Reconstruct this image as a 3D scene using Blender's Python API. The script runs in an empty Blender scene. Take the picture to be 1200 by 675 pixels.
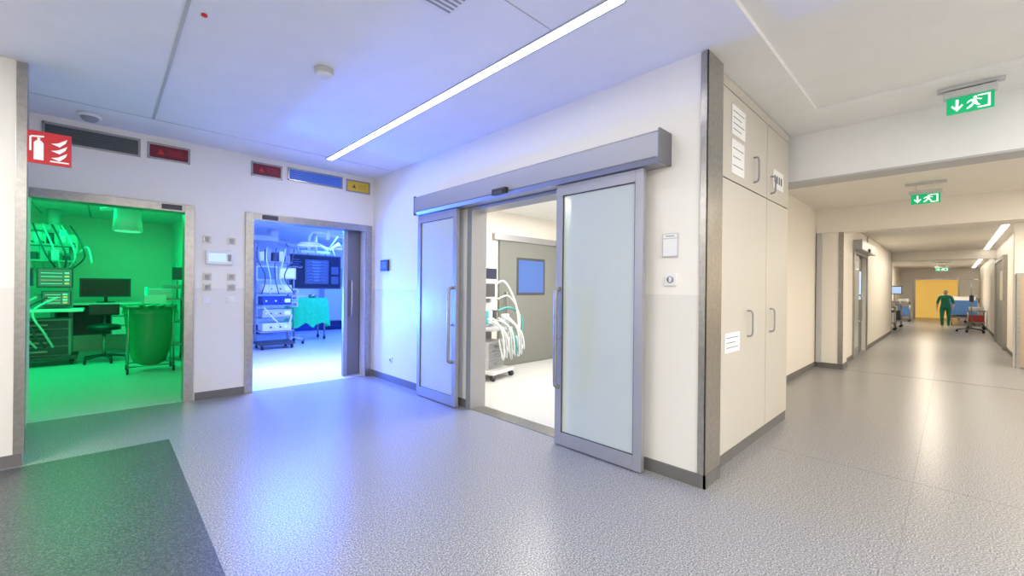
import bpy, bmesh, math, random
from mathutils import Vector, Matrix
random.seed(3)
S=bpy.context.scene
S.view_settings.view_transform='Standard'
S.view_settings.look='None'
S.view_settings.exposure=0.2

# ------------------------------------------------------------ materials
def mat(name,col,rough=.5,metal=0.,emit=None,es=0.,trans=0.,alpha=None,coat=0.,spec=None):
    m=bpy.data.materials.new(name); m.use_nodes=True
    b=m.node_tree.nodes['Principled BSDF']
    b.inputs['Base Color'].default_value=(*col,1)
    b.inputs['Roughness'].default_value=rough
    b.inputs['Metallic'].default_value=metal
    if emit: 
        b.inputs['Emission Color'].default_value=(*emit,1); b.inputs['Emission Strength'].default_value=es
    b.inputs['Transmission Weight'].default_value=trans
    b.inputs['Coat Weight'].default_value=coat
    if spec is not None: b.inputs['Specular IOR Level'].default_value=spec
    return m
def noisy(m,scale,amt,bump=0.):
    nt=m.node_tree; b=nt.nodes['Principled BSDF']; c=b.inputs['Base Color'].default_value[:3]
    g=nt.nodes.new('ShaderNodeNewGeometry'); n=nt.nodes.new('ShaderNodeTexNoise'); n.inputs['Scale'].default_value=scale
    n.inputs['Detail'].default_value=3
    nt.links.new(g.outputs['Position'],n.inputs['Vector'])
    r=nt.nodes.new('ShaderNodeValToRGB')
    r.color_ramp.elements[0].position=.35; r.color_ramp.elements[1].position=.65
    r.color_ramp.elements[0].color=(*[x*(1-amt) for x in c],1); r.color_ramp.elements[1].color=(*[min(1,x*(1+amt)) for x in c],1)
    nt.links.new(n.outputs['Fac'],r.inputs['Fac']); nt.links.new(r.outputs['Color'],b.inputs['Base Color'])
    return m
def floor_mat(name,ca,cb,cc,rough):
    m=mat(name,ca,rough,coat=.0,spec=.45); nt=m.node_tree; b=nt.nodes['Principled BSDF']
    g=nt.nodes.new('ShaderNodeNewGeometry')
    n=nt.nodes.new('ShaderNodeTexNoise'); n.inputs['Scale'].default_value=112; n.inputs['Detail'].default_value=2
    r=nt.nodes.new('ShaderNodeValToRGB'); e=r.color_ramp.elements
    e[0].position=.38; e[0].color=(*cb,1); e[1].position=.46; e[1].color=(*ca,1)
    x=e.new(.55); x.color=(*ca,1); x=e.new(.63); x.color=(*cc,1)
    nt.links.new(g.outputs['Position'],n.inputs['Vector']); nt.links.new(n.outputs['Fac'],r.inputs['Fac'])
    nt.links.new(r.outputs['Color'],b.inputs['Base Color'])
    return m
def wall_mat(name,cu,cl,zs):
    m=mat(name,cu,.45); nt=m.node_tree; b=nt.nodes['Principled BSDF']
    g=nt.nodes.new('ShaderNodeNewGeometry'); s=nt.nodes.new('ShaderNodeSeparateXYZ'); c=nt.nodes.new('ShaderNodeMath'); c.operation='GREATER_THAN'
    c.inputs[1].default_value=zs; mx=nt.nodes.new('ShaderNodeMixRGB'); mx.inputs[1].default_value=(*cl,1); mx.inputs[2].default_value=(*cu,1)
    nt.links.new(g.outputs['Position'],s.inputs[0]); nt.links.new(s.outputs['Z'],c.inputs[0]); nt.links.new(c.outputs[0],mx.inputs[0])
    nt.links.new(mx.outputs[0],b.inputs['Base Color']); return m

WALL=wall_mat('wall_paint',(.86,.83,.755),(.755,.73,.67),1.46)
WALLP=mat('wall_plain',(.82,.78,.71),.5)
WHITE=mat('white_plastic',(.8,.8,.8),.35)
CEIL=noisy(mat('ceiling_paint',(.84,.84,.83),.6),3,.015)
CEILW=noisy(mat('ceiling_paint_warm',(.82,.78,.71),.6),3,.015)
FLOOR=floor_mat('vinyl_floor',(.25,.25,.252),(.095,.095,.098),(.48,.48,.485),.30)
FDARK=floor_mat('vinyl_floor_dark',(.066,.068,.070),(.03,.032,.034),(.14,.143,.145),.38)
FROOM=floor_mat('vinyl_floor_light',(.58,.58,.57),(.50,.50,.49),(.66,.66,.65),.30)
STEEL=noisy(mat('brushed_steel',(.38,.365,.34),.30,.9),25,.08)
ALU=mat('satin_aluminium',(.40,.40,.42),.40,.6)
ALUD=mat('dark_aluminium',(.20,.20,.22),.45,.6)
FROST=mat('frosted_glass',(.72,.79,.72),.30,trans=.35,coat=.25)
BASE=mat('baseboard_vinyl',(.14,.135,.13),.5)
SEAM=mat('seam_grey',(.50,.50,.50),.6)
CLOSET=mat('closet_laminate',(.57,.54,.475),.42)
GAP=mat('dark_gap',(.05,.05,.05),.8)
BLACK=mat('black_plastic',(.02,.02,.02),.4)
DG=mat('dark_grey_plastic',(.06,.06,.07),.45)
GREY=mat('grey_plastic',(.30,.31,.33),.45)
LG=mat('light_grey_plastic',(.55,.56,.57),.45)
GDOOR=mat('grey_door',(.19,.195,.18),.5)
PAPER=mat('paper',(.85,.85,.85),.8)
INK=mat('ink',(.12,.12,.12),.8)
STRIP=mat('strip_emission',(1,1,1),.5,emit=(.97,.97,1),es=16)
STRIPW=mat('strip_emission_warm',(1,1,1),.5,emit=(1,.93,.82),es=7)
RED=mat('sign_red',(.55,.015,.025),.4,emit=(.8,.02,.03),es=.03)
REDD=mat('lamp_red_dark',(.13,.006,.016),.35,emit=(.5,.0,.05),es=.03)
YEL=mat('lamp_yellow',(.60,.42,.03),.35,emit=(.9,.6,.02),es=.08)
EXG=mat('exit_green',(.0,.33,.13),.4,emit=(.0,.48,.17),es=.5)
EXW=mat('exit_white',(.9,.9,.9),.4,emit=(.85,1,.9),es=.8)
LOUV=mat('louvre_grey',(.10,.11,.11),.4,.4)
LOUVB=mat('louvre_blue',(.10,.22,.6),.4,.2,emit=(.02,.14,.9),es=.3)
DBLUE=mat('device_blue',(.02,.06,.25),.4)
SCREEN=mat('screen_dark',(.01,.015,.03),.2,emit=(.01,.03,.15),es=.25)
SCREENB=mat('screen_blue',(.02,.05,.2),.2,emit=(.08,.25,.9),es=.6)
SCREENM=mat('screen_mid',(.02,.04,.1),.2,emit=(.05,.12,.42),es=.5)
SCREENL=mat('screen_light',(.3,.4,.5),.3,emit=(.5,.7,1.),es=.7)
SCREENG=mat('screen_green',(.02,.05,.04),.3,emit=(.10,.36,.22),es=.35)
LAMPG=mat('lamp_face',(.6,.7,.6),.3,emit=(.1,.9,.4),es=.5)
WAVE=mat('trace_yellow',(.3,.3,.1),.3,emit=(.7,.7,.2),es=.5)
BLUEWIN=mat('blue_lit_window',(.05,.10,.28),.15,emit=(.05,.13,.48),es=.42)  # light of the blue theatre beyond, put into the pane as blue glow
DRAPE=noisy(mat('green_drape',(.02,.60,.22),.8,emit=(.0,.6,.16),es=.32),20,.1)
BAG=mat('green_bag',(.02,.32,.12),.3)
SCRUB=noisy(mat('scrubs_green',(.02,.22,.14),.85),30,.12)
CAP=mat('cap_green',(.05,.34,.22),.85)
SKIN=mat('skin',(.58,.34,.25),.55)
SHOE=mat('clog_white',(.6,.6,.6),.5)
BLUEC=mat('blue_cloth',(.08,.2,.5),.8)
REDC=mat('red_cloth',(.40,.05,.05),.8)
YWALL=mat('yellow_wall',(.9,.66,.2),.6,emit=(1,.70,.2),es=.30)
HOSE=mat('hose_white',(.72,.75,.75),.3)
TEAL=mat('teal_plastic',(.05,.35,.33),.4)

# ------------------------------------------------------------ builder
class B:
    def __init__(s,name,loc=(0,0,0),rz=0.):
        s.name=name; s.bm=bmesh.new(); s.mats=[]; s.M=Matrix.Translation(Vector(loc))@Matrix.Rotation(rz,4,'Z')
    def idx(s,m):
        if m not in s.mats: s.mats.append(m)
        return s.mats.index(m)
    def add(s,t,m,smooth=False):
        i=s.idx(m)
        for f in t.faces: f.material_index=i; f.smooth=smooth
        me=bpy.data.meshes.new('tmp'); t.to_mesh(me); t.free(); s.bm.from_mesh(me); bpy.data.meshes.remove(me)
    def box(s,x0,x1,y0,y1,z0,z1,m,bev=0.,rot=None):
        t=bmesh.new(); bmesh.ops.create_cube(t,size=1)
        for v in t.verts: v.co=Vector((v.co.x*(x1-x0),v.co.y*(y1-y0),v.co.z*(z1-z0)))
        if bev: bmesh.ops.bevel(t,geom=t.edges[:],offset=bev,segments=2,affect='EDGES',profile=.7)
        if rot: bmesh.ops.transform(t,matrix=rot,verts=t.verts)
        bmesh.ops.translate(t,vec=((x0+x1)/2,(y0+y1)/2,(z0+z1)/2),verts=t.verts)
        s.add(t,m); return s
    def cyl(s,p0,p1,r,m,r1=None,seg=16):
        p0=Vector(p0);p1=Vector(p1);d=p1-p0
        t=bmesh.new(); bmesh.ops.create_cone(t,cap_ends=True,segments=seg,radius1=r,radius2=r if r1 is None else r1,depth=d.length)
        q=Vector((0,0,1)).rotation_difference(d.normalized()).to_matrix().to_4x4()
        bmesh.ops.transform(t,matrix=Matrix.Translation((p0+p1)/2)@q,verts=t.verts)
        s.add(t,m,True)
        return s
    def sph(s,c,r,m,seg=16):
        if not hasattr(r,'__len__'): r=(r,r,r)
        t=bmesh.new(); bmesh.ops.create_uvsphere(t,u_segments=seg,v_segments=max(6,seg//2),radius=1)
        for v in t.verts: v.co=Vector((v.co.x*r[0]+c[0],v.co.y*r[1]+c[1],v.co.z*r[2]+c[2]))
        s.add(t,m,True); return s
    def poly(s,vs,m):
        t=bmesh.new(); t.faces.new([t.verts.new(v) for v in vs]); s.add(t,m); return s
    def prism(s,base,vec,m):
        t=bmesh.new(); f=t.faces.new([t.verts.new(v) for v in base])
        r=bmesh.ops.extrude_face_region(t,geom=[f]); bmesh.ops.translate(t,vec=vec,verts=[g for g in r['geom'] if isinstance(g,bmesh.types.BMVert)])
        bmesh.ops.recalc_face_normals(t,faces=t.faces); s.add(t,m); return s
    def tube(s,pts,r,m,seg=8,smooth=True,sub=6):
        P=[Vector(p) for p in pts]
        if smooth and len(P)>2:
            Q=[]
            for i in range(len(P)-1):
                a=P[max(i-1,0)];b=P[i];c=P[i+1];d=P[min(i+2,len(P)-1)]
                for k in range(sub):
                    t=k/sub
                    Q.append(.5*((2*b)+(c-a)*t+(2*a-5*b+4*c-d)*t*t+(-a+3*b-3*c+d)*t**3))
            Q.append(P[-1]); P=Q
        t=bmesh.new(); rings=[]; prev=None
        for i,p in enumerate(P):
            d=(P[min(i+1,len(P)-1)]-P[max(i-1,0)]).normalized()
            if prev is None:
                n=d.orthogonal().normalized()
            else:
                n=(prev-d*prev.dot(d)).normalized()
            prev=n; b=d.cross(n)
            rr=r[0]+(r[1]-r[0])*i/(len(P)-1) if hasattr(r,'__len__') else r
            rings.append([t.verts.new(p+(n*math.cos(2*math.pi*k/seg)+b*math.sin(2*math.pi*k/seg))*rr) for k in range(seg)])
        for a,b in zip(rings,rings[1:]):
            for k in range(seg): t.faces.new((a[k],a[(k+1)%seg],b[(k+1)%seg],b[k]))
        t.faces.new(rings[0][::-1]); t.faces.new(rings[-1]); s.add(t,m,True); return s
    def done(s):
        me=bpy.data.meshes.new(s.name); s.bm.normal_update(); s.bm.to_mesh(me); s.bm.free()
        for m in s.mats: me.materials.append(m)
        o=bpy.data.objects.new(s.name,me); o.matrix_world=s.M; S.collection.objects.link(o); return o
def walls(name,boxes,m):
    for bx in boxes:
        b=B(name); b.box(*bx,m); b.done()

H=3.32; XA=3.27; YB=6.80; Y0=1.29; XE=3.56
# ------------------------------------------------------------ floors / ceilings
b=B('floor'); b.box(-4,35,-3.2,6.85,-.1,0,FLOOR); b.done()
b=B('floor_inlay_dark'); b.box(-3.9,.46,-3.0,5.25,0,.003,FDARK); b.done()
b=B('floor_green_theatre'); b.box(-3.0,1.2,6.85,13.6,-.1,.002,FROOM); b.done()
b=B('floor_blue_theatre'); b.box(1.3,9,6.85,15.1,-.1,.002,FROOM); b.done()
b=B('floor_induction_room'); b.box(XA+.02,8.6,2.0,6.0,0,.004,FROOM); b.done()
FSEAM=mat('floor_weld',(.20,.20,.205),.4)
b=B('trim_floor_seams')
b.box(4.6,4.605,-3,1.3,0,.0008,FSEAM); b.box(.46,13,.2,.205,0,.0008,FSEAM); b.box(10.2,10.26,-1.5,1.4,0,.002,FSEAM)
b.done()

b=B('ceiling')
b.box(-4,5.85,.96,6.9,H,H+.1,CEIL)
b.box(5.21,5.85,-3.2,.96,H,H+.1,CEIL)
b.box(-4,5.21,-3.2,.96,H+.04,H+.14,CEIL)
b.box(.365,.385,3.0,6.10,H-.008,H,SEAM)
b.box(.385,XA,6.10,6.108,H-.003,H,SEAM)
b.box(.40,2.25,1.965,1.973,H-.003,H,SEAM)
b.box(-3.5,.365,6.10,6.108,H-.003,H,SEAM)
b.done()
walls('ceiling_corridor',[(6.0,10.35,-3.2,2.0,3.10,3.3),(10.4,20.95,-3.2,2.0,2.92,3.1),(21,35,-3.2,2.3,2.80,3.1)],CEILW)
b=B('ceiling_bulkhead_a'); b.box(5.85,6.15,-3.2,1.88,2.78,3.4,CEIL); b.box(5.84,6.16,-3.2,1.88,2.765,2.785,SEAM); b.done()
b=B('ceiling_bulkhead_b'); b.box(10.15,10.5,-3.2,1.9,2.64,3.2,CEILW); b.done()
b=B('ceiling_bulkhead_c'); b.box(20.8,21.1,-1,2.1,2.62,3.2,CEILW); b.done()
b=B('ceiling_green_theatre'); b.box(-3,1.25,6.95,13.6,3.0,3.1,CEIL)
for i in range(5): b.box(-2.5+i*.75,-2.47+i*.75,10,13.5,2.997,3.0,SEAM)
b.box(-3,1.2,11.5,11.53,2.997,3.0,SEAM); b.done()
b=B('ceiling_blue_theatre'); b.box(1.25,9,6.95,15.1,3.0,3.1,CEIL); b.done()
b=B('ceiling_induction_room'); b.box(XA+.1,8.6,1.9,6.1,2.95,3.1,CEIL); b.done()

# ------------------------------------------------------------ walls
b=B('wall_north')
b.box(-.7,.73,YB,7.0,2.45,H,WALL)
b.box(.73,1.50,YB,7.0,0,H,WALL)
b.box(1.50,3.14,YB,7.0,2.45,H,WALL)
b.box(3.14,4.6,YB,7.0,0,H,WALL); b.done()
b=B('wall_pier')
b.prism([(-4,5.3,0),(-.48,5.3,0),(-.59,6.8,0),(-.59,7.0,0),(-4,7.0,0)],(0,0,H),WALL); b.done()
walls('wall_east',[(XA,XA+.2,Y0,2.52,0,H),(XA,XA+.2,4.18,YB,0,H),(XA,XA+.2,2.52,4.18,2.47,H),(XA+.2,XE-.01,Y0,1.5,0,H)],WALL)
b=B('wall_south'); b.box(-4,13.4,-3.2,-3.0,0,H+.1,WALL); b.done()
b=B('wall_west'); b.box(-4.1,-4,-3.2,5.3,0,H+.1,WALL); b.done()
walls('wall_corridor_left',[(5.75,10.2,1.88,2.0,0,H),(10.2,10.7,1.45,2.0,0,3.1),(10.7,12.0,1.52,2.0,0,3.1),(12.0,14.0,1.52,2.0,2.65,3.1),(12.0,14.0,1.85,2.0,0,2.65),
 (14.0,20.5,1.52,2.0,0,3.1),(20.5,33,2.05,2.2,0,3.0),(3.47,5.75,1.88,2.0,0,H)],WALLP)
walls('wall_corridor_right',[(13.4,33,-1.2,-1.0,0,3.1),(13.2,13.4,-3.2,-.87,0,3.1)],WALLP)
walls('wall_corridor_end',[(33,33.2,1.5,2.2,0,3),(33,33.2,-1.2,-.3,0,3),(33,33.2,-.3,1.5,2.2,3)],WALLP)
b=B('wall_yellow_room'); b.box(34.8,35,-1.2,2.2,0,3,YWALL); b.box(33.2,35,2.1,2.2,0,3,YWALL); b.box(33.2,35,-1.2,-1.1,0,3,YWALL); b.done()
walls('wall_green_theatre',[(-3,1.2,13.5,13.6,0,3),(-3.1,-3,7,13.6,0,3),(1.2,1.3,7,15.1,0,3)],WALLP)
walls('wall_blue_theatre',[(1.3,9,15,15.1,0,3),(9,9.1,6.1,15.1,0,3)],WALLP)
b=B('baseboard_blue_theatre'); b.box(1.3,9,14.985,15,0,.28,DBLUE); b.done()
walls('wall_induction_room',[(3.47,9.1,5.95,6.1,0,3.1),(8.5,8.6,2,5.95,0,3.1),(4.6,9.1,6.8,7.0,0,3.1)],WALLP)

# ------------------------------------------------------------ trim
b=B('baseboard_north'); b.box(.85,1.41,YB-.015,YB,0,.10,BASE); b.done()
b=B('baseboard_east'); b.box(XA-.015,XA,4.2,YB-.015,0,.10,BASE); b.box(XA-.015,XA,Y0-.015,2.45,0,.10,BASE); b.box(XA-.015,XE,Y0-.015,Y0,0,.10,BASE); b.done()
b=B('baseboard_pier'); b.box(-4,-.48,5.285,5.3,0,.10,BASE); b.done()
b=B('baseboard_corridor'); b.box(5.76,10.2,1.865,1.88,0,.1,BASE); b.box(10.185,10.2,1.44,1.865,0,.1,BASE); b.box(10.2,10.7,1.435,1.45,0,.1,BASE)
b.box(10.7,11.9,1.505,1.52,0,.1,BASE); b.box(14.1,20.5,1.505,1.52,0,.1,BASE); b.box(13.6,33,-1.0,-.985,0,.1,BASE); b.box(20.5,33,2.035,2.05,0,.1,BASE); b.done()
b=B('trim_corner_guard_east')
b.box(XA-.012,XA,Y0-.012,Y0+.045,.10,H-.01,STEEL,.003); b.box(XA-.012,XE,Y0-.012,Y0,.10,H-.01,STEEL,.003); b.done()
b=B('trim_corner_guard_pier')
b.box(-.53,-.468,5.286,5.3,.10,H-.01,STEEL,.003); b.box(-.48,-.468,5.3,5.36,.10,H-.01,STEEL,.003); b.done()
b=B('trim_corner_guard_corridor'); b.box(10.19,10.2,1.44,1.52,.1,2.64,STEEL); b.box(10.14,10.2,1.78,1.86,.1,2.64,SEAM); b.box(14.1,14.16,1.50,1.52,.1,2.9,STEEL); b.box(20.44,20.51,1.50,1.60,.1,2.9,STEEL); b.done()

def frame(name,x0,x1,y,zt,w=.10):
    b=B(name); 
    if x0 is not None: b.box(x0-w,x0,y-.025,y+.21,0,zt+w,STEEL,.004)
    b.box(x1,x1+w,y-.025,y+.21,0,zt+w,STEEL,.004)
    b.box(x0 if x0 is not None else -.58,x1,y-.025,y+.21,zt,zt+w,STEEL,.004)
    return b
b=frame('door_frame_green',None,.73,YB,2.42); b.box(.50,.70,YB-.05,YB-.02,2.44,2.50,DG,.006); b.done()
b=frame('door_frame_blue',1.50,3.14,YB,2.42); b.box(1.6,1.8,YB-.05,YB-.02,2.44,2.50,DG,.006); b.done()
b=B('door_blue_theatre'); b.box(2.86,4.5,7.02,7.07,.01,2.45,ALUD,.004)
b.box(2.86,2.93,7.012,7.03,.01,2.45,ALU,.004)
b.tube([(2.98,7.015,1.0),(2.98,6.96,1.03),(2.98,6.95,1.25),(2.98,6.96,1.57),(2.98,7.015,1.6)],.016,STEEL); b.done()

# ------------------------------------------------------------ automatic sliding door
def panel(name,y0,y1,hy):
    b=B(name); x0,x1=3.135,3.185; w=.075; z0,z1=.012,2.484
    b.box(x0,x1,y0,y0+w,z0,z1,ALU,.004); b.box(x0,x1,y1-w,y1,z0,z1,ALU,.004)
    b.box(x0,x1,y0+w,y1-w,z0,z0+.12,ALU,.004); b.box(x0,x1,y0+w,y1-w,z1-.10,z1,ALU,.004)
    b.box(x0+.015,x1-.015,y0+w,y1-w,z0+.12,z1-.10,FROST)
    for a,c in ((y0+w,y0+w+.008),(y1-w-.008,y1-w)): b.box(x0+.008,x0+.016,a,c,z0+.12,z1-.1,DG)
    b.box(x0+.008,x0+.016,y0+w,y1-w,z0+.12,z0+.128,DG); b.box(x0+.008,x0+.016,y0+w,y1-w,z1-.108,z1-.1,DG)
    b.tube([(x0,hy,.56),(x0-.05,hy,.58),(x0-.06,hy,.64),(x0-.06,hy,1.04),(x0-.06,hy,1.42),(x0-.05,hy,1.48),(x0,hy,1.50)],.020,STEEL,seg=10)
    b.cyl((x0-.02,hy,1.03),(x0,hy,1.03),.012,ALU)
    b.done()
panel('sliding_door_panel',1.735,2.65,2.60)
panel('sliding_door_panel',4.26,5.16,4.33)
b=B('sliding_door_header')
b.prism([(XA-.001,1.58,2.49),(3.10,1.58,2.49),(3.07,1.58,2.53),(3.07,1.58,2.72),(3.10,1.58,2.745),(XA-.001,1.58,2.745)],(0,3.57,0),ALU)
b.box(3.065,XA-.001,1.565,1.58,2.487,2.75,ALUD,.004); b.box(3.065,XA-.001,5.15,5.165,2.487,2.75,ALUD,.004)
b.box(3.066,3.072,1.6,5.13,2.525,2.535,ALUD); b.done()
b=B('door_motion_sensor'); b.box(3.02,3.07,3.26,3.48,2.50,2.57,BLACK,.018); b.box(3.012,3.03,3.30,3.44,2.505,2.535,DG,.006); b.done()
b=B('door_frame_sliding'); b.box(XA-.02,XA+.22,4.10,4.19,0,2.484,ALU,.004); b.box(XA-.02,XA+.22,2.50,2.56,0,2.484,ALU,.004); b.box(XA-.02,XA+.22,2.56,4.10,2.45,2.484,ALU); 
b.box(XA-.005,XA+.2,2.56,4.10,0,.006,STEEL); b.done()

# ------------------------------------------------------------ built-in closet
b=B('built_in_closet'); cy=1.335
b.box(XE,5.75,cy+.02,1.88,.0,H,CLOSET)
b.box(XE,5.75,cy+.01,cy+.03,0,.10,BASE)
b.box(XE,5.75,cy+.012,cy+.022,.1,H,GAP)
b.box(XE,3.70,cy-.0,cy+.02,.1,H,CLOSET)
def cd(x0,x1,z0,z1): b.box(x0+.006,x1-.006,cy-.004,cy+.018,z0+.006,z1-.006,CLOSET,.002)
cd(3.70,4.92,.11,2.45); cd(4.92,5.74,.11,2.45); cd(3.70,4.92,2.45,3.22); cd(4.92,5.74,2.45,3.22)
b.box(3.70,5.75,cy-.002,cy+.02,3.225,H-.005,CLOSET)
def hd(x,z0,z1): b.tube([(x,cy-.004,z0),(x,cy-.045,z0+.015),(x,cy-.05,(z0+z1)/2),(x,cy-.045,z1-.015),(x,cy-.004,z1)],.009,GREY)
hd(4.36,1.07,1.31); hd(5.06,1.07,1.31); hd(4.50,2.54,2.78); hd(5.05,2.52,2.70)
b.done()
def notice(name,x0,x1,z0,z1,lines,y=cy-.006):
    b=B(name); b.box(x0,x1,y-.002,y,z0,z1,PAPER)
    n=lines
    for i in range(n):
        z=z1-(i+1)*(z1-z0)/(n+1); w=(x1-x0)*(.8 if i%2==0 else .6)
        b.box(x0+.1*(x1-x0),x0+.1*(x1-x0)+w,y-.003,y-.002,z-.003,z+.003,INK)
    return b.done()
notice('paper_notice',3.90,4.24,2.86,3.12,4); notice('paper_notice',3.90,4.22,2.52,2.82,3); notice('paper_notice',3.78,4.14,.96,1.13,3); 
b=B('door_label_sign'); b.box(5.12,5.50,cy-.012,cy-.005,2.60,2.80,PAPER,.002)
for i in range(4): b.box(5.15+i*.08,5.19+i*.08,cy-.014,cy-.012,2.66,2.74,INK)
b.done()

# ------------------------------------------------------------ wall devices
def louvre(name,x0,x1,z0,z1,m,n):
    b=B(name); y=YB; w=.022
    b.box(x0,x1,y-.015,y,z0,z0+w,STEEL,.003); b.box(x0,x1,y-.015,y,z1-w,z1,STEEL,.003); b.box(x0,x0+w,y-.015,y,z0,z1,STEEL,.003); b.box(x1-w,x1,y-.015,y,z0,z1,STEEL,.003)
    b.box(x0+w,x1-w,y-.004,y,z0+w,z1-w,m if n==0 else LOUV)
    for i in range(n):
        z=z0+w+(i+.5)*(z1-z0-2*w)/n
        b.box(x0+w,x1-w,y-.014,y-.006,z-.5*(z1-z0-2*w)/n*.5,z+.5*(z1-z0-2*w)/n*.5,m,rot=Matrix.Rotation(.5,4,'X'))
    return b
louvre('wall_vent_grille',-.50,.30,3.03,3.25,LOUV,6).done()
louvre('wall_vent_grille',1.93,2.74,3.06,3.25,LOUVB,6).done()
for nm,x0,x1,m in (('warning_light_red',.36,.78,REDD),('warning_light_red',1.46,1.86,REDD),('warning_light_yellow',2.80,3.20,YEL)):
    b=louvre(nm,x0,x1,3.04,3.24,m,0); xm=x0+.13; zc=3.14
    ic=INK if m is YEL else RED
    b.poly([(xm-.035,YB-.006,zc-.03),(xm+.035,YB-.006,zc-.03),(xm,YB-.006,zc+.035)],ic)
    for k in range(3): b.box(x0+.2,x1-.07,YB-.006,YB-.005,zc+.025-k*.025,zc+.03-k*.025,ic)
    b.done()
b=B('wall_control_panel'); b.box(.95,1.25,YB-.05,YB,1.77,1.96,WHITE,.02); b.box(.98,1.17,YB-.053,YB-.049,1.81,1.92,SCREENL); b.box(1.19,1.23,YB-.053,YB-.049,1.82,1.91,GREY); b.done()
for x in (.97,1.24):
    for z in (2.10,1.61,1.47,1.30):
        b=B('wall_switch'); b.box(x-.045,x+.045,YB-.012,YB,z-.045,z+.045,(STEEL if z>1.4 else WHITE),.004); b.box(x-.025,x+.025,YB-.018,YB-.012,z-.028,z+.028,GREY if z>1.4 else WHITE,.003); b.done()
b=B('wall_intercom'); b.box(XA-.04,XA,6.22,6.46,1.75,1.93,DG,.01); b.box(XA-.043,XA-.039,6.25,6.43,1.79,1.90,SCREENB); b.done()
b=B('wall_socket'); b.box(XA-.012,XA,6.10,6.19,.30,.39,WHITE,.004); b.cyl((XA-.016,6.145,.345),(XA-.012,6.145,.345),.025,GREY); b.done()
b=B('door_sign_holder'); b.box(XA-.015,XA,1.50,1.63,1.76,1.95,LG,.004); b.box(XA-.018,XA-.014,1.508,1.622,1.77,1.905,PAPER); b.box(XA-.018,XA-.014,1.508,1.622,1.912,1.942,PAPER); b.box(XA-.019,XA-.017,1.53,1.60,1.925,1.93,INK); b.done()
b=B('wall_switch'); b.box(XA-.015,XA,1.51,1.61,1.53,1.63,WHITE,.005); b.cyl((XA-.02,1.56,1.58),(XA-.015,1.56,1.58),.028,GREY); b.box(XA-.022,XA-.019,1.55,1.57,1.56,1.60,WHITE); b.done()

# fire extinguisher flag sign
b=B('fire_extinguisher_sign'); y=5.30
b.box(-.48,-.215,y-.012,y-.006,2.50,2.77,RED,.002); b.box(-.48,-.215,y-.005,y,2.50,2.77,WHITE)
fy=y-.0135
WS=mat('sign_white',(.85,.85,.85),.5,emit=(1,1,1),es=.1)
def fp(pts): b.poly([(p[0],fy,p[1]) for p in pts],WS)
X=-.405
fp([(X-.028,2.53),(X+.028,2.53),(X+.028,2.67),(X+.014,2.69),(X-.014,2.69),(X-.028,2.67)])
fp([(X-.008,2.69),(X+.008,2.69),(X+.008,2.715),(X-.008,2.715)])
fp([(X-.04,2.712),(X+.03,2.722),(X+.03,2.736),(X-.045,2.726)])
fp([(X-.052,2.72),(X-.04,2.72),(X-.040,2.60),(X-.052,2.60)])
X=-.285
for k in range(3):
    z=2.56+k*.06
    fp([(X-.05,z),(X-.01,z+.012),(X+.045,z+.055),(X+.035,z+.02),(X+.0,z-.02)])
fp([(X-.055,2.525),(X+.055,2.525),(X+.055,2.537),(X-.055,2.537)])
b.done()

# ------------------------------------------------------------ ceiling things
b=B('linear_ceiling_light'); b.box(2.27,2.35,1.45,6.2,H-.006,H+.002,STRIP); b.box(2.255,2.27,1.44,6.21,H-.008,H,SEAM); b.box(2.35,2.365,1.44,6.21,H-.008,H,SEAM); b.done()
b=B('smoke_detector',(1.316,3.67,H)); b.cyl((0,0,-.03),(0,0,0),.075,LG,seg=32); b.cyl((0,0,-.06),(0,0,-.035),.045,WHITE,r1=.07,seg=32); b.cyl((0,0,-.036),(0,0,-.029),.05,GREY,seg=24)
for k in range(8): 
    a=k*math.pi/4; b.box(.055*math.cos(a)-.004,.055*math.cos(a)+.004,.055*math.sin(a)-.004,.055*math.sin(a)+.004,-.036,-.028,WHITE)
b.done()
b=B('dome_camera',(-.13,6.45,H)); b.cyl((0,0,-.03),(0,0,0),.10,WHITE,seg=32); b.sph((0,0,-.03),(.075,.075,.05),GREY,24); b.done()
b=B('ceiling_indicator_lamp',(.47,3.5,H)); b.cyl((0,0,-.012),(0,0,0),.018,RED); b.done()
b=B('ceiling_air_vent',(1.52,2.22,H)); b.box(-.12,.12,-.12,.12,-.015,0,WHITE,.004)
for k in range(5): b.box(-.1,.1,-.09+k*.04,-.075+k*.04,-.018,-.014,GREY)
b.done()

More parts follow.
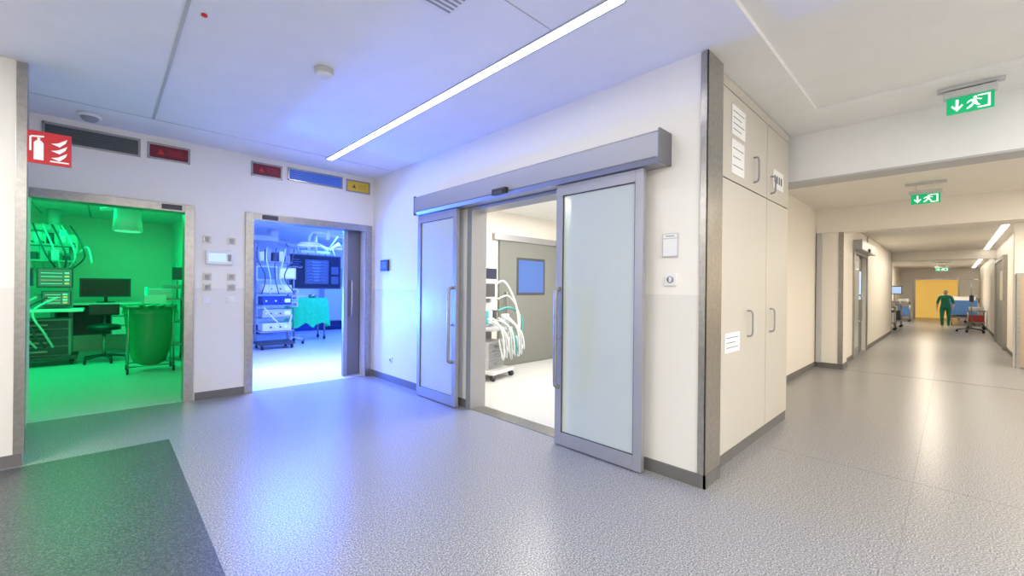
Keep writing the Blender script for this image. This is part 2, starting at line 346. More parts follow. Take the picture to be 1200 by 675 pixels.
def exit_sign(name,x,y0,y1,z0,z1,zc):
    b=B(name); ym=(y0+y1)/2
    b.box(x-.05,x+.06,y0-.02,y1+.02,z1+.0,z1+.055,LG,.01)
    b.box(x-.03,x+.04,y0-.06,y1+.06,zc-.03,zc,LG,.006)
    b.cyl((x,y0+.06,z1+.05),(x,y0+.06,zc-.02),.008,WHITE); b.cyl((x,y1-.06,z1+.05),(x,y1-.06,zc-.02),.008,WHITE)
    b.box(x-.012,x+.012,y0,y1,z0,z1,EXG,.002)
    fx=x-.014; W=y1-y0; h=z1-z0
    def q(pts): b.poly([(fx,y1-u*W,z0+v*h) for u,v in pts],EXW)
    q([(.20,.85),(.26,.85),(.26,.3),(.20,.3)]); q([(.10,.45),(.23,.12),(.23,.25),(.13,.52)]); q([(.36,.45),(.33,.52),(.23,.25),(.23,.12)])
    q([(.66,.1),(.92,.1),(.92,.9),(.66,.9),(.66,.82),(.87,.82),(.87,.18),(.66,.18)])
    q([(.56,.78),(.60,.88),(.65,.85),(.64,.74)]); q([(.52,.70),(.62,.70),(.66,.45),(.56,.42)]); q([(.56,.46),(.64,.46),(.72,.28),(.66,.26)])
    q([(.56,.46),(.60,.42),(.52,.2),(.44,.14),(.43,.2)]); q([(.53,.70),(.46,.62),(.43,.48),(.48,.55),(.54,.63)]); q([(.62,.68),(.72,.58),(.76,.62),(.64,.72)])
    b.done()
exit_sign('emergency_exit_sign',5.42,-.24,.045,3.08,3.22,H)
exit_sign('emergency_exit_sign',8.6,.12,.43,2.79,2.93,3.10)
exit_sign('emergency_exit_sign',26,.1,.5,2.42,2.55,2.80)
b=B('linear_ceiling_light'); b.box(13.5,20.7,-.82,-.72,2.914,2.922,STRIPW); b.done()
b=B('linear_ceiling_light'); b.box(22,32.5,-.82,-.72,2.794,2.802,STRIPW); b.done()

# ------------------------------------------------------------ induction room content
b=B('door_induction_room'); y=5.95
b.box(5.35,7.5,y-.05,y-.01,.01,2.40,GDOOR,.004); b.box(5.2,7.7,y-.08,y,2.40,2.52,ALU,.006)
b.box(5.80,6.62,y-.056,y-.05,1.36,2.10,DG,.003); b.box(5.85,6.57,y-.06,y-.054,1.41,2.05,BLUEWIN)
b.tube([(5.5,y-.05,.8),(5.5,y-.1,.83),(5.5,y-.1,1.37),(5.5,y-.05,1.4)],.015,STEEL); b.done()
b=B('wall_supply_rail'); b.box(3.6,5.1,5.90,5.95,1.55,1.68,LG,.01)
for k in range(6): b.cyl((3.8+k*.22,5.86,1.61),(3.8+k*.22,5.90,1.61),.03,[TEAL,DG,GREY][k%3])
b.done()
b=B('wall_mounted_lamp'); b.cyl((4.40,5.95,2.0),(4.40,5.80,2.05),.02,GREY); b.tube([(4.40,5.8,2.05),(4.35,5.6,2.2),(4.33,5.45,2.1)],.015,GREY); b.cyl((4.33,5.45,2.1),(4.32,5.40,2.0),.06,GREY,r1=.10,seg=24); b.done()
b=B('anaesthesia_machine',(4.68,5.40,0),math.radians(15))
b.box(-.32,.32,-.30,.25,.10,.16,WHITE,.02)
for sx in(-.28,.28):
    for sy in(-.26,.2):
        b.cyl((sx-.015,sy,.05),(sx+.015,sy,.05),.05,DG,seg=16); b.cyl((sx,sy,.05),(sx,sy,.12),.015,GREY)
b.box(-.26,.22,-.15,.22,.16,.62,LG,.02)
for k in range(3): b.box(-.24,.20,-.165,-.148,.19+k*.14,.31+k*.14,GREY,.008); b.box(-.08,.06,-.18,-.165,.24+k*.14,.26+k*.14,STEEL,.003)
b.box(-.32,.30,-.28,.22,.80,.84,LG,.012)
b.box(-.26,-.20,.10,.2,.62,1.55,GREY,.01); b.box(.16,.22,.10,.2,.62,1.55,GREY,.01)
b.box(-.26,.22,.05,.22,.84,1.25,LG,.02)
for k,m in enumerate((TEAL,SCREENL,DG)): b.box(-.2+k*.13,-.11+k*.13,-.05,.06,.90,1.12,m,.015)
b.cyl((.30,-.12,.84),(.30,-.12,1.05),.07,HOSE,seg=20); b.cyl((.30,-.12,.62),(.30,-.12,.80),.075,HOSE,seg=20)
b.box(-.30,.12,-.04,.02,1.32,1.60,LG,.015); b.box(-.27,.09,-.045,-.039,1.35,1.57,DG)
b.box(-.12,.26,.02,.08,1.62,1.86,WHITE,.015); b.box(-.09,.23,.015,.021,1.65,1.83,SCREEN)
b.cyl((.02,.12,1.25),(.02,.12,1.75),.02,GREY)
for k in range(9):
    x=-.30+k*.08; b.tube([(x,-.16,1.0-.03*(k%2)),(x+.06,-.38,.85-.05*(k%3)),(x+.1,-.42,.5-.08*(k%2)),(x+.16,-.36,.35+.06*(k%3)),(x+.22,-.24,.66)],.017,TEAL if k in(5,) else (LG if k%2 else HOSE))
b.tube([(.2,.1,1.5),(.42,0,1.62),(.56,-.12,1.35),(.6,-.2,1.0),(.58,-.25,.5)],.02,HOSE); b.tube([(.22,.0,1.3),(.46,-.1,1.35),(.66,-.2,1.0),(.62,-.2,.6),(.5,-.2,.3)],.016,LG)
b.tube([(.22,.0,1.1),(.5,-.1,1.15),(.74,-.2,.95),(.70,-.2,.6)],.018,TEAL)
b.tube([(-.2,.1,1.5),(-.36,0,1.65),(-.4,-.1,1.5)],.012,GREY); b.sph((-.4,-.1,1.48),(.05,.05,.08),TEAL)
b.done()

# ------------------------------------------------------------ green theatre content
def monitor(b,x,y,z,w,h,ms,mf=DG):
    b.box(x-w/2,x+w/2,y,y+.05,z,z+h,mf,.01); b.box(x-w/2+.02,x+w/2-.02,y-.004,y+.001,z+.025,z+h-.02,ms)
    if ms is SCREEN: return
    for k in range(4):
        b.box(x-w/2+.05,x+w/2-.14,y-.006,y-.003,z+h*(.2+.18*k),z+h*(.2+.18*k)+.008,WAVE if k==1 else LAMPG)
        b.box(x+w/2-.11,x+w/2-.05,y-.006,y-.003,z+h*(.18+.18*k),z+h*(.18+.18*k)+.03,LAMPG if k%2 else WAVE)
b=B('anaesthesia_workstation',(-.86,11.6,0))
b.box(-.5,.5,-.35,.35,.10,.17,DG,.02)
for sx in(-.42,.42):
    for sy in(-.28,.28): b.cyl((sx-.02,sy,.055),(sx+.02,sy,.055),.055,BLACK); b.cyl((sx,sy,.05),(sx,sy,.12),.02,GREY)
b.box(-.42,.42,-.25,.33,.17,.85,GREY,.02)
for k in range(4): b.box(-.38,.38,-.268,-.25,.2+k*.16,.34+k*.16,DG,.01); b.box(-.12,.12,-.29,-.268,.25+k*.16,.28+k*.16,STEEL)
b.box(-.52,.58,-.42,.33,.98,1.03,WHITE,.015); b.box(-.42,-.36,.2,.3,.85,2.2,GREY,.01); b.box(.36,.42,.2,.3,.85,2.2,GREY,.01)
b.box(-.4,.4,0,.3,1.03,1.30,GREY,.02)
monitor(b,-.28,-.1,1.45,.42,.33,SCREEN); monitor(b,.20,-.12,1.42,.46,.36,SCREENG); monitor(b,.22,-.12,1.08,.38,.28,SCREENG)
b.box(-.45,.45,.0,.32,1.9,1.94,GREY,.01); b.box(-.45,.45,0,.32,2.2,2.24,GREY,.01)
for k in range(6): b.box(-.42+k*.14,-.32+k*.14,.03,.25,1.94,2.02+.16*random.random(),[GREY,WHITE,DG][k%3],.01)
for k in range(5): b.cyl((-.36+k*.16,.1,2.24),(-.36+k*.16,.1,2.42+.1*random.random()),.05,[WHITE,DG][k%2])
for k in range(6): b.tube([(-.45+k*.14,-.1,1.25),(-.55+k*.1,-.4,1.0),(-.5+k*.12,-.46,.6),(-.3+k*.1,-.4,.35)],.018,LG if k%2 else DG)
for k in range(5): b.tube([(-.1+k*.12,.1,2.6),(.0+k*.13,-.15,2.3),(.1+k*.12,-.2,2.0),(.2+k*.06,-.1,1.8)],.014,LG if k%2 else DG)
b.tube([(.5,.1,2.1),(.62,0,2.2),(.68,-.1,1.9)],.015,WHITE); b.done()
b=B('ceiling_supply_pendant',(-.75,12.6,0))
b.cyl((0,0,2.5),(0,0,2.997),.09,WHITE); b.box(-.5,.1,-.08,.08,2.55,2.68,WHITE,.03); b.box(-.35,.35,-.2,.2,2.1,2.5,WHITE,.03)
for k in range(5): b.cyl((-.28+k*.14,-.22,2.3),(-.28+k*.14,-.2,2.3),.03,DG); b.tube([(-.28+k*.14,-.22,2.3),(-.3+k*.15,-.4,2.15),(-.2+k*.12,-.35,1.7)],.014,HOSE)
b.done()
b=B('surgical_lamp',(.30,9.9,0))
b.cyl((0,0,2.78),(0,0,2.997),.05,WHITE); b.tube([(0,0,2.82),(-.2,.1,2.80),(-.35,.2,2.78)],.03,WHITE); b.cyl((-.02,0,2.42),(-.02,0,2.78),.20,WHITE,r1=.17,seg=32); b.cyl((-.02,0,2.405),(-.02,0,2.42),.17,LAMPG,seg=32); b.done()
b=B('computer_desk',(-.15,12.6,0))
b.box(-.65,.75,-.3,.35,1.06,1.10,WHITE,.01); b.box(-.62,-.56,-.25,.3,0,1.06,GREY); b.box(.66,.72,-.25,.3,0,1.06,GREY); b.box(-.56,.66,.28,.31,.4,1.06,DG)
b.box(.25,.62,-.28,.28,.4,1.05,GREY,.01)
for k in range(3): b.box(.27,.6,-.295,-.28,.43+k*.2,.6+k*.2,WHITE,.005)
b.done()
b=B('desktop_monitor',(.02,12.65,1.101)); b.cyl((0,0,0),(0,0,.015),.15,DG,seg=24); b.cyl((0,.03,.01),(0,.03,.2),.03,DG); b.box(-.40,.40,-.02,.03,.12,.52,DG,.012); b.box(-.37,.37,-.024,-.019,.15,.49,BLACK); b.done()
b=B('swivel_stool',(.0,11.3,0))
for k in range(5):
    a=k*2*math.pi/5; p=(.32*math.cos(a),.32*math.sin(a),.09); b.tube([(0,0,.14),(p[0]*.5,p[1]*.5,.12),p],.022,DG); b.cyl((p[0]-.02,p[1],.04),(p[0]+.02,p[1],.04),.04,BLACK)
b.cyl((0,0,.1),(0,0,.62),.03,STEEL); b.cyl((0,0,.62),(0,0,.70),.24,BLACK,seg=28); b.sph((0,0,.70),(.235,.235,.03),BLACK,24)
b.tube([(0,.2,.64),(0,.32,.7),(0,.33,.9)],.02,DG); b.box(-.22,.22,.27,.33,.88,1.10,BLACK,.025); b.done()
b=B('waste_bag_stand',(.58,9.7,0))
for sx in(-.3,.3):
    for sy in(-.25,.25): b.cyl((sx-.015,sy,.05),(sx+.015,sy,.05),.05,BLACK); b.cyl((sx,sy,.05),(sx*.95,sy*.95,1.12),.014,STEEL)
b.tube([(-.3,-.25,.12),(.3,-.25,.12),(.3,.25,.12),(-.3,.25,.12),(-.3,-.25,.12)],.012,STEEL,smooth=False)
b.tube([(-.31,-.26,1.12),(.31,-.26,1.12),(.31,.26,1.12),(-.31,.26,1.12),(-.31,-.26,1.12)],.016,STEEL,smooth=False)
t=bmesh.new(); rings=[]
for i,(z,r) in enumerate(((.10,.10),(.16,.20),(.35,.24),(.6,.27),(.85,.29),(1.05,.31),(1.13,.335),(1.15,.33),(1.0,.345))):
    rings.append([t.verts.new((r*math.cos(k*math.pi/14)*1.05*(1+.09*math.sin(k*2.7+i*.4)),r*math.sin(k*math.pi/14)*.9*(1+.08*math.cos(k*3.1+i*.4)),z)) for k in range(28)])
for a,c in zip(rings,rings[1:]):
    for k in range(28): t.faces.new((a[k],a[(k+1)%28],c[(k+1)%28],c[k]))
t.faces.new(rings[0][::-1]); b.add(t,BAG,True); b.done()
b=B('instrument_trolley',(.86,10.8,0))
for sx in(-.28,.28):
    for sy in(-.25,.25): b.cyl((sx-.015,sy,.05),(sx+.015,sy,.05),.05,BLACK); b.cyl((sx,sy,.05),(sx,sy,1.45),.014,STEEL)
for z in(.3,.75,1.2): b.box(-.3,.3,-.27,.27,z,z+.03,STEEL,.005)
b.box(-.25,.1,-.2,.2,1.23,1.42,LG,.03); b.box(-.05,.25,-.15,.2,1.42,1.50,GREY,.02); b.box(-.2,.2,-.2,.2,.78,.98,LG,.02)
b.box(-.32,.0,-.28,-.26,.85,1.3,PAPER); b.cyl((.2,.1,1.2),(.2,.1,1.95),.012,STEEL); b.box(.12,.28,.05,.15,1.6,1.85,DG,.01); b.done()

# ------------------------------------------------------------ blue theatre content
b=B('equipment_tower',(2.95,11.3,0))
b.box(-.38,.38,-.3,.3,.10,.16,DG,.02)
for sx in(-.32,.32):
    for sy in(-.25,.25): b.cyl((sx-.02,sy,.05),(sx+.02,sy,.05),.05,BLACK)
for sx in(-.36,.36): b.box(sx-.02,sx+.02,.2,.26,.16,2.5,GREY,.006)
for k,z in enumerate((.4,.72,1.02,1.30)):
    b.box(-.36,.36,-.28,.26,z,z+.025,GREY,.005); b.box(-.31,.31,-.24,.2,z+.03,z+.22,[WHITE,LG,DBLUE,WHITE][k],.012)
    for j in range(5): b.cyl((-.24+j*.1,-.26,z+.12),(-.24+j*.1,-.24,z+.12),.018,[SCREENL,DG][j%2])
    b.box(.16,.28,-.25,-.238,z+.08,z+.17,SCREENL)
b.box(-.42,.02,-.12,-.06,1.62,1.96,LG,.012); b.box(-.39,-.01,-.127,-.119,1.65,1.93,SCREENB); b.box(.06,.44,-.12,-.06,1.66,1.94,LG,.012); b.box(.09,.41,-.127,-.119,1.69,1.91,SCREENL)
b.box(-.36,.36,-.1,.26,2.05,2.08,GREY); 
for j in range(5): b.box(-.34+j*.14,-.24+j*.14,-.05,.15,2.08,2.2+.2*random.random(),[WHITE,GREY,DG][j%3],.01)
for j in range(5): b.tube([(-.4+j*.2,-.1,2.4),(-.45+j*.18,-.35,2.1),(-.3+j*.1,-.4,1.7),(-.35+j*.18,-.3,1.3)],.012,HOSE if j%2 else DG)
b.tube([(-.3,-.28,1.0),(-.1,-.45,.7),(.15,-.42,.5),(.3,-.28,.8)],.018,HOSE)
b.done()
b=B('infusion_stand',(3.55,11.9,0))
for k in range(5):
    a=k*2*math.pi/5+.3; p=(.28*math.cos(a),.28*math.sin(a),.08); b.tube([(0,0,.16),(p[0]*.5,p[1]*.5,.13),p],.02,LG); b.cyl((p[0]-.02,p[1],.04),(p[0]+.02,p[1],.04),.04,BLACK)
b.cyl((0,0,.12),(0,0,2.0),.016,STEEL); b.tube([(-.2,0,2.02),(-.17,0,1.98),(0,0,2.0),(.17,0,1.98),(.2,0,2.02)],.010,STEEL)
for k in range(3): b.box(-.09,.09,-.10,.05,.95+k*.17,1.09+k*.17,WHITE,.015); b.box(-.06,.04,-.105,-.098,.98+k*.17,1.05+k*.17,SCREENB)
b.box(-.19,-.11,-.02,.02,1.7,1.95,HOSE,.015); b.done()
b=B('ceiling_supply_pendant',(3.25,12.6,0))
b.cyl((0,0,2.8),(0,0,2.997),.12,WHITE,seg=24); b.box(-.7,.1,-.09,.09,2.68,2.82,WHITE,.03); b.box(-.9,-.5,-.2,.2,1.9,2.7,LG,.03)
for k in range(4): b.cyl((-.84+k*.09,-.22,2.3),(-.84+k*.09,-.2,2.3),.025,DG)
b.done()
b=B('ceiling_mounted_display',(4.32,12.5,0))
b.cyl((0,.1,2.45),(0,.1,2.997),.05,WHITE); b.box(-.4,.4,.06,.14,2.42,2.5,WHITE,.02)
b.box(-.70,.70,0,.08,1.42,2.38,DG,.015); b.box(-.66,.66,-.006,.001,1.47,2.34,SCREEN)
b.box(-.30,.34,-.008,-.005,1.56,2.24,SCREENM)
for k in range(7):
    z=1.64+k*.085; b.box(-.05-.012*k,.07+.008*k,-.011,-.008,z,z+.05,SCREENB); b.tube([(-.06,-.010,z+.02),(-.17,-.010,z+.04),(-.24,-.010,z)],.007,SCREENB,seg=4); b.tube([(.08,-.010,z+.02),(.19,-.010,z+.04),(.27,-.010,z)],.007,SCREENB,seg=4)
for k in range(4): b.box(-.62,-.45+.05*(k%2),-.009,-.005,2.22-k*.06,2.23-k*.06,SCREENB)
b.box(.42,.62,-.009,-.005,1.56,1.78,SCREENM); b.box(.42,.62,-.009,-.005,1.84,2.06,SCREENM)
b.tube([(.3,.1,2.45),(.45,.05,2.7),(.6,0,2.95)],.025,HOSE); b.done()
b=B('ceiling_mounted_monitor',(5.45,12.5,0))
b.cyl((0,.1,2.3),(0,.1,2.997),.035,WHITE); b.box(-.28,.28,0,.06,1.95,2.33,LG,.012); b.box(-.25,.25,-.006,.001,1.98,2.30,SCREENB); b.box(-.28,.28,0,.06,1.52,1.90,LG,.012); b.box(-.25,.25,-.006,.001,1.55,1.87,SCREENM); b.box(-.03,.03,.06,.1,1.5,2.4,WHITE); b.done()
b=B('surgical_lamp',(4.15,11.2,0))
b.cyl((0,0,2.7),(0,0,2.997),.06,WHITE); b.tube([(0,0,2.85),(-.35,0,2.85),(-.45,0,2.7),(-.45,0,2.62)],.03,WHITE); b.tube([(0,0,2.8),(.35,.1,2.84),(.5,.1,2.72),(.5,.1,2.62)],.03,WHITE)
for c in((-.45,0,2.52),(.5,.1,2.5)):
    b.cyl((c[0],c[1],c[2]),(c[0],c[1],c[2]+.08),.30,WHITE,r1=.18,seg=32); b.cyl((c[0],c[1],c[2]-.012),(c[0],c[1],c[2]),.27,SCREENL,seg=32); b.cyl((c[0],c[1],c[2]-.1),(c[0],c[1],c[2]-.01),.025,WHITE)
b.done()
b=B('robotic_arm_boom',(4.2,13.3,0))
b.tube([(-.8,0,2.90),(-.6,-.1,2.7),(-.1,-.2,2.62),(.3,-.2,2.75)],.07,WHITE); b.tube([(.3,-.2,2.75),(.7,-.2,2.6),(1.0,-.2,2.8)],.06,WHITE)
for k in range(6): b.tube([(-.5+k*.25,-.2,2.7),(-.45+k*.25,-.3,2.5),(-.5+k*.27,-.25,2.3+.05*(k%2))],.02,HOSE if k%2 else GREY)
b.cyl((-.8,0,2.85),(-.8,0,2.997),.12,WHITE); b.done()
b=B('draped_instrument_table',(4.10,12.6,0))
for sx in(-.4,.4):
    for sy in(-.25,.25): b.cyl((sx-.02,sy,.05),(sx+.02,sy,.05),.05,BLACK); b.cyl((sx,sy,.05),(sx,sy,1.12),.02,STEEL)
b.box(-.45,.45,-.3,.3,1.12,1.15,STEEL)
t=bmesh.new(); N=48; rings=[]
for z,o in((1.165,0),(1.15,.02),(.8,.04),(.42,.07)):
    ring=[]
    for k in range(N):
        a=k*2*math.pi/N; c,s_=math.cos(a),math.sin(a); mx=max(abs(c)/.47,abs(s_)/.32); x,y=c/mx,s_/mx
        w=1+o*math.sin(k*1.9)*(1.5 if z<1 else .2)+o; zz=z+(.07*math.sin(k*.8) if z<.5 else 0)
        ring.append(t.verts.new((x*w,y*w,zz)))
    rings.append(ring)
for a,c in zip(rings,rings[1:]):
    for k in range(N): t.faces.new((a[k],a[(k+1)%N],c[(k+1)%N],c[k]))
t.faces.new(rings[0]); b.add(t,DRAPE,True)
b.box(-.3,-.05,-.15,.1,1.165,1.24,WHITE,.02); b.cyl((.15,0,1.165),(.15,0,1.26),.09,STEEL,seg=24); b.done()
b=B('wall_equipment_cabinet'); b.box(5.3,6.6,14.55,15,.35,2.3,LG,.01); b.box(5.4,5.9,14.53,14.55,1.5,2.1,SCREENB); b.box(6,6.5,14.53,14.55,.5,2.1,DG); b.box(4.9,5.2,14.9,15,1.7,1.95,SCREENL); b.box(3.3,3.9,14.6,15,.3,1.1,WHITE,.01); b.done()
# added stand and housing for the unseen blue fill light beside the doorway
b=B('added_fill_housing',(1.62,8.9,0))
for k in range(3):
    a=k*2*math.pi/3; b.tube([(0,0,.4),(.18*math.cos(a),.18*math.sin(a),.15),(.24*math.cos(a),.24*math.sin(a),.015)],.014,DG)
b.cyl((0,0,.3),(0,0,.75),.018,DG); b.box(-.24,.24,0.02,.10,.75,1.25,DG,.015); b.done()

# ------------------------------------------------------------ corridor content
b=B('door_corridor_sliding')
b.box(12.02,13.98,1.60,1.65,.01,2.35,GDOOR); b.box(11.9,12.0,1.49,1.519,0,2.42,STEEL,.004); b.box(14.0,14.1,1.49,1.519,0,2.42,STEEL,.004); b.box(12.0,14.0,1.49,1.519,2.35,2.42,STEEL,.004)
b.box(11.9,14.3,1.36,1.519,2.42,2.64,ALU,.01); b.box(12.9,13.1,1.33,1.37,2.42,2.5,BLACK,.01)
b.box(12.02,13.0,1.54,1.59,.01,2.35,ALU,.004); b.box(12.12,12.88,1.533,1.541,.2,2.2,FROST); b.box(13.3,13.8,1.594,1.6,1.3,2.0,SCREENL)
b.tube([(13.0,1.54,.8),(13.0,1.49,.83),(13.0,1.49,1.37),(13.0,1.54,1.4)],.018,STEEL); b.done()
b=B('door_corridor_right'); b.box(17,19.8,-.999,-.94,.01,2.4,GDOOR,.004); b.box(16.9,19.9,-.999,-.92,2.4,2.5,STEEL); b.box(16.9,17,-.999,-.92,0,2.4,STEEL); b.box(19.8,19.9,-.999,-.92,0,2.4,STEEL); b.box(17.3,18.1,-.945,-.935,1.3,2.1,FROST)
b.done()
BEI=mat('beige_door',(.45,.35,.25),.5)
b=B('door_service_right'); b.box(13.15,13.195,-2.0,-.95,.02,1.85,BEI,.004); b.box(13.14,13.195,-.95,-.90,0,1.9,STEEL); b.box(13.14,13.195,-2.0,-.95,1.85,1.90,STEEL); b.cyl((13.12,-1.05,1.0),(13.12,-1.05,1.2),.012,STEEL); b.done()
b=B('door_frame_corridor_end'); b.box(32.95,33.0,1.42,1.5,0,2.25,STEEL); b.box(32.95,33.0,-.3,-.22,0,2.25,STEEL); b.box(32.95,33.0,-.22,1.42,2.17,2.25,STEEL); b.done()
def cart(name,loc,rz,top,w=.6,h=1.0,extra=None):
    b=B(name,loc,rz)
    for sx in(-w/2+.05,w/2-.05):
        for sy in(-.22,.22): b.cyl((sx-.015,sy,.05),(sx+.015,sy,.05),.05,BLACK); b.cyl((sx,sy,.05),(sx,sy,h),.015,STEEL)
    b.box(-w/2,w/2,-.26,.26,.25,.29,STEEL); b.box(-w/2,w/2,-.26,.26,h-.04,h,STEEL); b.box(-w/2+.03,w/2-.03,-.22,.22,.3,h*.75,top,.02)
    b.box(-w/2+.02,w/2-.1,-.2,.2,h,h+.15,LG,.02); b.tube([(-w/2,-.22,h-.05),(-w/2-.1,-.22,h+.02),(-w/2-.1,.22,h+.02),(-w/2,.22,h-.05)],.012,STEEL)
    if extra: extra(b)
    b.done()
cart('monitor_cart',(24.6,1.72,0),0,DG,.6,.95,lambda b:(b.cyl((0,0,.95),(0,0,1.5),.02,STEEL),b.box(-.05,.05,-.25,.25,1.4,1.75,DG,.01),b.box(-.056,-.05,-.22,.22,1.43,1.72,SCREENL)))
cart('supply_cart',(29.5,1.7,0),0,BLUEC,.6,1.0)
cart('supply_cart',(22.4,1.76,0),0,WHITE,.6,.9)
cart('supply_cart',(30.9,-.70,0),0,WHITE,.6,1.2)
b=B('hospital_bed',(28.6,-.35,0))
for sx in(-.85,.85):
    for sy in(-.35,.35): b.cyl((sx,sy-.02,.07),(sx,sy+.02,.07),.07,DG); b.cyl((sx,sy,.07),(sx,sy,.35),.02,GREY)
b.box(-.95,.95,-.4,.4,.33,.42,GREY,.02); b.box(-.3,.3,-.2,.2,.42,.6,GREY,.02); b.box(-1.0,1.0,-.44,.44,.6,.66,GREY,.01); b.box(-.98,.98,-.42,.42,.66,.82,BLUEC,.04); b.box(-.9,.6,-.45,.45,.78,.90,WHITE,.04); b.box(.55,.95,-.3,.3,.84,.98,PAPER,.05)
b.box(-1.08,-1.02,-.44,.44,.5,1.15,BLUEC,.02); b.box(1.02,1.08,-.44,.44,.5,1.3,WHITE,.02)
for sy in(-.47,.47): b.tube([(-.7,sy,.65),(-.7,sy,1.02),(.3,sy,1.02),(.3,sy,.65)],.015,STEEL,smooth=False)
b.done()
b=B('infusion_stand',(23.6,-.52,0))
for k in range(5):
    a=k*2*math.pi/5+.3; p=(.38*math.cos(a),.38*math.sin(a),.08); b.tube([(0,0,.16),(p[0]*.5,p[1]*.5,.13),p],.022,DG); b.cyl((p[0]-.02,p[1],.04),(p[0]+.02,p[1],.04),.04,BLACK)
b.cyl((0,0,.12),(0,0,2.0),.018,STEEL)
b.tube([(0,-.2,2.02),(0,-.17,1.98),(0,0,2.0),(0,.17,1.98),(0,.2,2.02)],.010,STEEL); b.tube([(-.2,0,2.02),(-.17,0,1.98),(0,0,2.0),(.17,0,1.98),(.2,0,2.02)],.010,STEEL)
b.box(-.1,.1,-.06,.06,1.15,1.4,DG,.02); b.done()
cart('linen_cart',(26.0,-.70,0),0,REDC,.6,.75)

# ------------------------------------------------------------ person
def skin_mesh(name,verts,edges,root=0,lv=2):
    me=bpy.data.meshes.new(name); me.from_pydata([v[0] for v in verts],edges,[]); o=bpy.data.objects.new(name,me); S.collection.objects.link(o)
    sk=o.modifiers.new('s','SKIN'); sk.use_smooth_shade=True
    for i,v in enumerate(verts):
        r=v[1]; r=r if hasattr(r,'__len__') else (r,r); me.skin_vertices[0].data[i].radius=r; me.skin_vertices[0].data[i].use_root=(i==root)
    ss=o.modifiers.new('u','SUBSURF'); ss.levels=lv; ss.render_levels=lv
    bpy.context.view_layer.update(); dg=bpy.context.evaluated_depsgraph_get(); n=bpy.data.meshes.new_from_object(o.evaluated_get(dg))
    bpy.data.objects.remove(o); return n
V=[((0,0,.90),(.145,.115)),((0,0,1.06),(.13,.10)),((0,0,1.22),(.165,.115)),((0,.01,1.34),(.10,.075)),((0,0,1.40),.052),
   ((0,-.01,1.455),(.062,.07)),((0,-.015,1.53),(.074,.088)),((0,-.01,1.60),(.05,.06)),
   ((-.165,0,1.31),.062),((-.235,.05,1.07),.048),((-.25,-.07,.86),.030),
   ((.165,0,1.31),.062),((.235,.02,1.07),.048),((.225,-.18,.92),.030),
   ((-.09,.0,.82),.095),((-.10,-.10,.48),.065),((-.09,.02,.11),.045),((-.09,-.12,.045),(.045,.035)),
   ((.09,.0,.82),.095),((.10,.04,.49),.065),((.09,.25,.18),.045),((.09,.15,.05),(.045,.035))]
E=[(0,1),(1,2),(2,3),(3,4),(4,5),(5,6),(6,7),(3,8),(8,9),(9,10),(3,11),(11,12),(12,13),(0,14),(14,15),(15,16),(16,17),(0,18),(18,19),(19,20),(20,21)]
body=skin_mesh('b',V,E)
pb=B('surgeon_walking',(25.3,.18,0),math.radians(-90))
ids=[pb.idx(m) for m in(SCRUB,SKIN,CAP,SHOE)]
body.materials.clear()
for m in(SCRUB,SKIN,CAP,SHOE): body.materials.append(m)
for p in body.polygons:
    c=p.center; k=0
    if c.z>1.39: k=1
    if c.z>1.545 or (c.z>1.49 and c.y>.03): k=2
    if abs(c.x)>.19 and c.z<1.02 and c.z>.7: k=1
    if c.z<.10: k=3
    if c.z<.22 and c.y>.24 : k=3
    p.material_index=k; p.use_smooth=True
pb.bm.from_mesh(body)
for sx in(-.028,.028): pb.sph((sx,-.088,1.52),(.011,.008,.007),INK,8)
pb.sph((0,-.105,1.495),(.012,.018,.02),SKIN,8); pb.sph((0,-.092,1.465),(.024,.008,.006),mat('lips',(.45,.15,.13),.5),8)
for sx in(-.078,.078): pb.sph((sx,0,1.51),(.01,.02,.03),SKIN,8)
for side,w in((-1,Vector((-.25,-.07,.86))),(1,Vector((.225,-.18,.92)))):
    dn=Vector((0,-.35,-.94)); fwd=Vector((0,-.94,.35)); HV=[(tuple(w),(.028,.022)),(tuple(w+dn*.07),(.020,.04))]; HE=[(0,1)]
    hm=skin_mesh('h',HV,HE,0,2)
    hm.materials.clear(); [hm.materials.append(m) for m in(SCRUB,SKIN)]
    for p in hm.polygons: p.material_index=1; p.use_smooth=True
    pb.bm.from_mesh(hm)
    for i,L in enumerate((.07,.08,.075,.06)):
        o=w+dn*.085+fwd*(.027-.018*i); inn=Vector((-side,0,0))
        pb.tube([o,o+dn*L*.45+inn*.006,o+dn*L*.75+inn*.018,o+dn*L*.92+inn*.034],(.009,.006),SKIN,seg=8)
    o=w+dn*.03+fwd*.025; pb.tube([o,o+dn*.03+fwd*.025,o+dn*.06+fwd*.032],(.011,.008),SKIN,seg=8)
pb.tube([(-.14,-.10,.86),(0,-.125,.85),(.14,-.10,.86),(.16,0,.86),(.14,.11,.86),(0,.125,.86),(-.14,.11,.86),(-.16,0,.86),(-.14,-.10,.86)],.012,SCRUB)
pb.done()

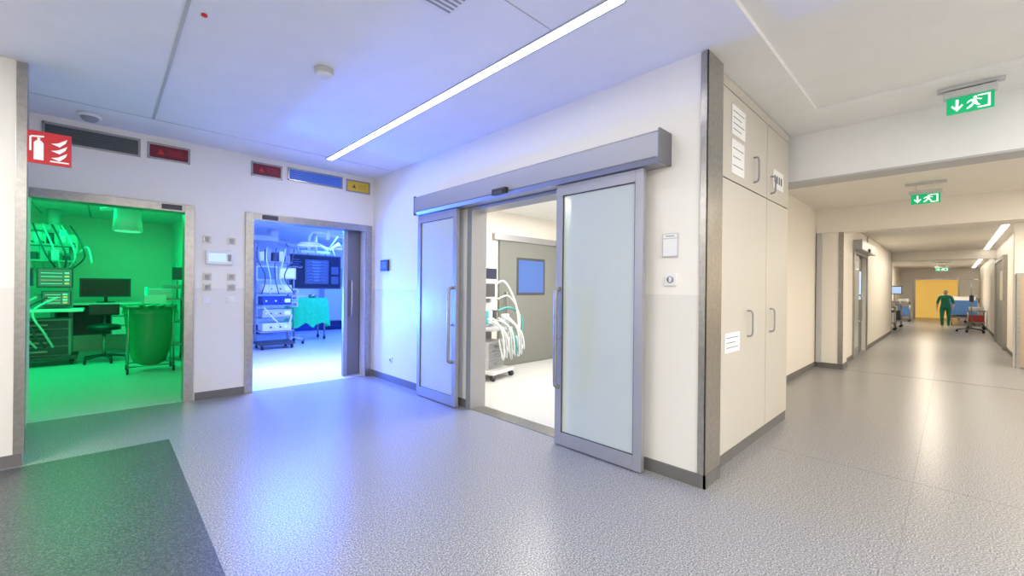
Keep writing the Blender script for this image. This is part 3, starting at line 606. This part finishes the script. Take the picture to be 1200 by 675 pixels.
# ------------------------------------------------------------ lights
def area(name,loc,sx,sy,p,col,spread=None):
    l=bpy.data.lights.new(name,'AREA'); l.shape='RECTANGLE'; l.size=sx; l.size_y=sy; l.energy=p; l.color=col
    if spread: l.spread=spread
    o=bpy.data.objects.new(name,l); o.location=loc; S.collection.objects.link(o); return o
area('lamp_lobby',(-1.2,-1.0,H+.02),1.2,2.4,125,(1,.98,.95))
area('lamp_lobby',(1.5,-1.6,H+.02),2.4,.4,118,(1,.98,.95))
area('lamp_lobby',(4.2,-2.0,H+.02),2.0,.4,72,(1,.95,.88))
area('lamp_lobby',(-2.2,3.2,H-.02),.5,2.4,130,(1,.985,.97))
area('lamp_green',(-.9,8.4,2.98),2.4,1.6,20,(.0,1,.27))
area('lamp_green',(-.6,10.6,2.98),2.4,.8,88,(.0,1,.27))
area('lamp_blue',(2.9,8.0,2.98),2.0,1.4,130,(.38,.42,1),math.radians(110))
area('lamp_blue',(3.4,9.6,2.98),3.0,1.2,190,(.09,.20,1))
area('lamp_blue',(5.5,12.5,2.98),2.0,2.0,330,(.05,.15,1))
fl=area('added_blue_fill',(1.62,8.91,1.0),.44,.44,560,(.03,.13,1))  # added lamp, out of view, throws blue spill through the doorway
fl.rotation_euler=(Vector((.38,-1,.0))).to_track_quat('-Z','Z').to_euler()
# added blue light, unseen above the doorway, tilted to tint the lobby floor
sp=area('added_blue_floor_fill',(2.3,8.1,2.75),1.3,.5,75,(.04,.16,1),math.radians(120))
sp.rotation_euler=(Vector((0.0,-1,-1.0))).to_track_quat('-Z','Z').to_euler()
area('lamp_induction',(5.6,4.0,2.93),2.4,1.6,150,(1,.97,.90))
area('lamp_corridor',(7.8,-1.8,3.08),2.5,.5,110,(1,.88,.73))
area('lamp_corridor',(11.6,-1.6,2.9),1.5,.5,80,(1,.88,.73))
area('lamp_corridor',(17,.4,2.9),4,.2,80,(1,.87,.70))
area('lamp_corridor',(27,.8,2.78),4,.2,90,(1,.87,.70))
area('lamp_yellow_room',(34,.6,2.9),1,1,60,(1,.65,.2))
w=bpy.data.worlds.new('w'); S.world=w; w.use_nodes=True; w.node_tree.nodes['Background'].inputs[0].default_value=(.8,.85,1,1); w.node_tree.nodes['Background'].inputs[1].default_value=.3

# ------------------------------------------------------------ camera
cd_=bpy.data.cameras.new('camera'); cam=bpy.data.objects.new('camera',cd_); S.collection.objects.link(cam)
cd_.sensor_width=36; cd_.lens=36*496/1200; cd_.clip_start=.05
cam.matrix_world=Matrix.Translation((0,0,1.5))@Matrix.Rotation(math.radians(46.1-90),4,'Z')@Matrix.Rotation(math.radians(90),4,'X')@Matrix.Rotation(.010,4,'Z')
S.camera=cam
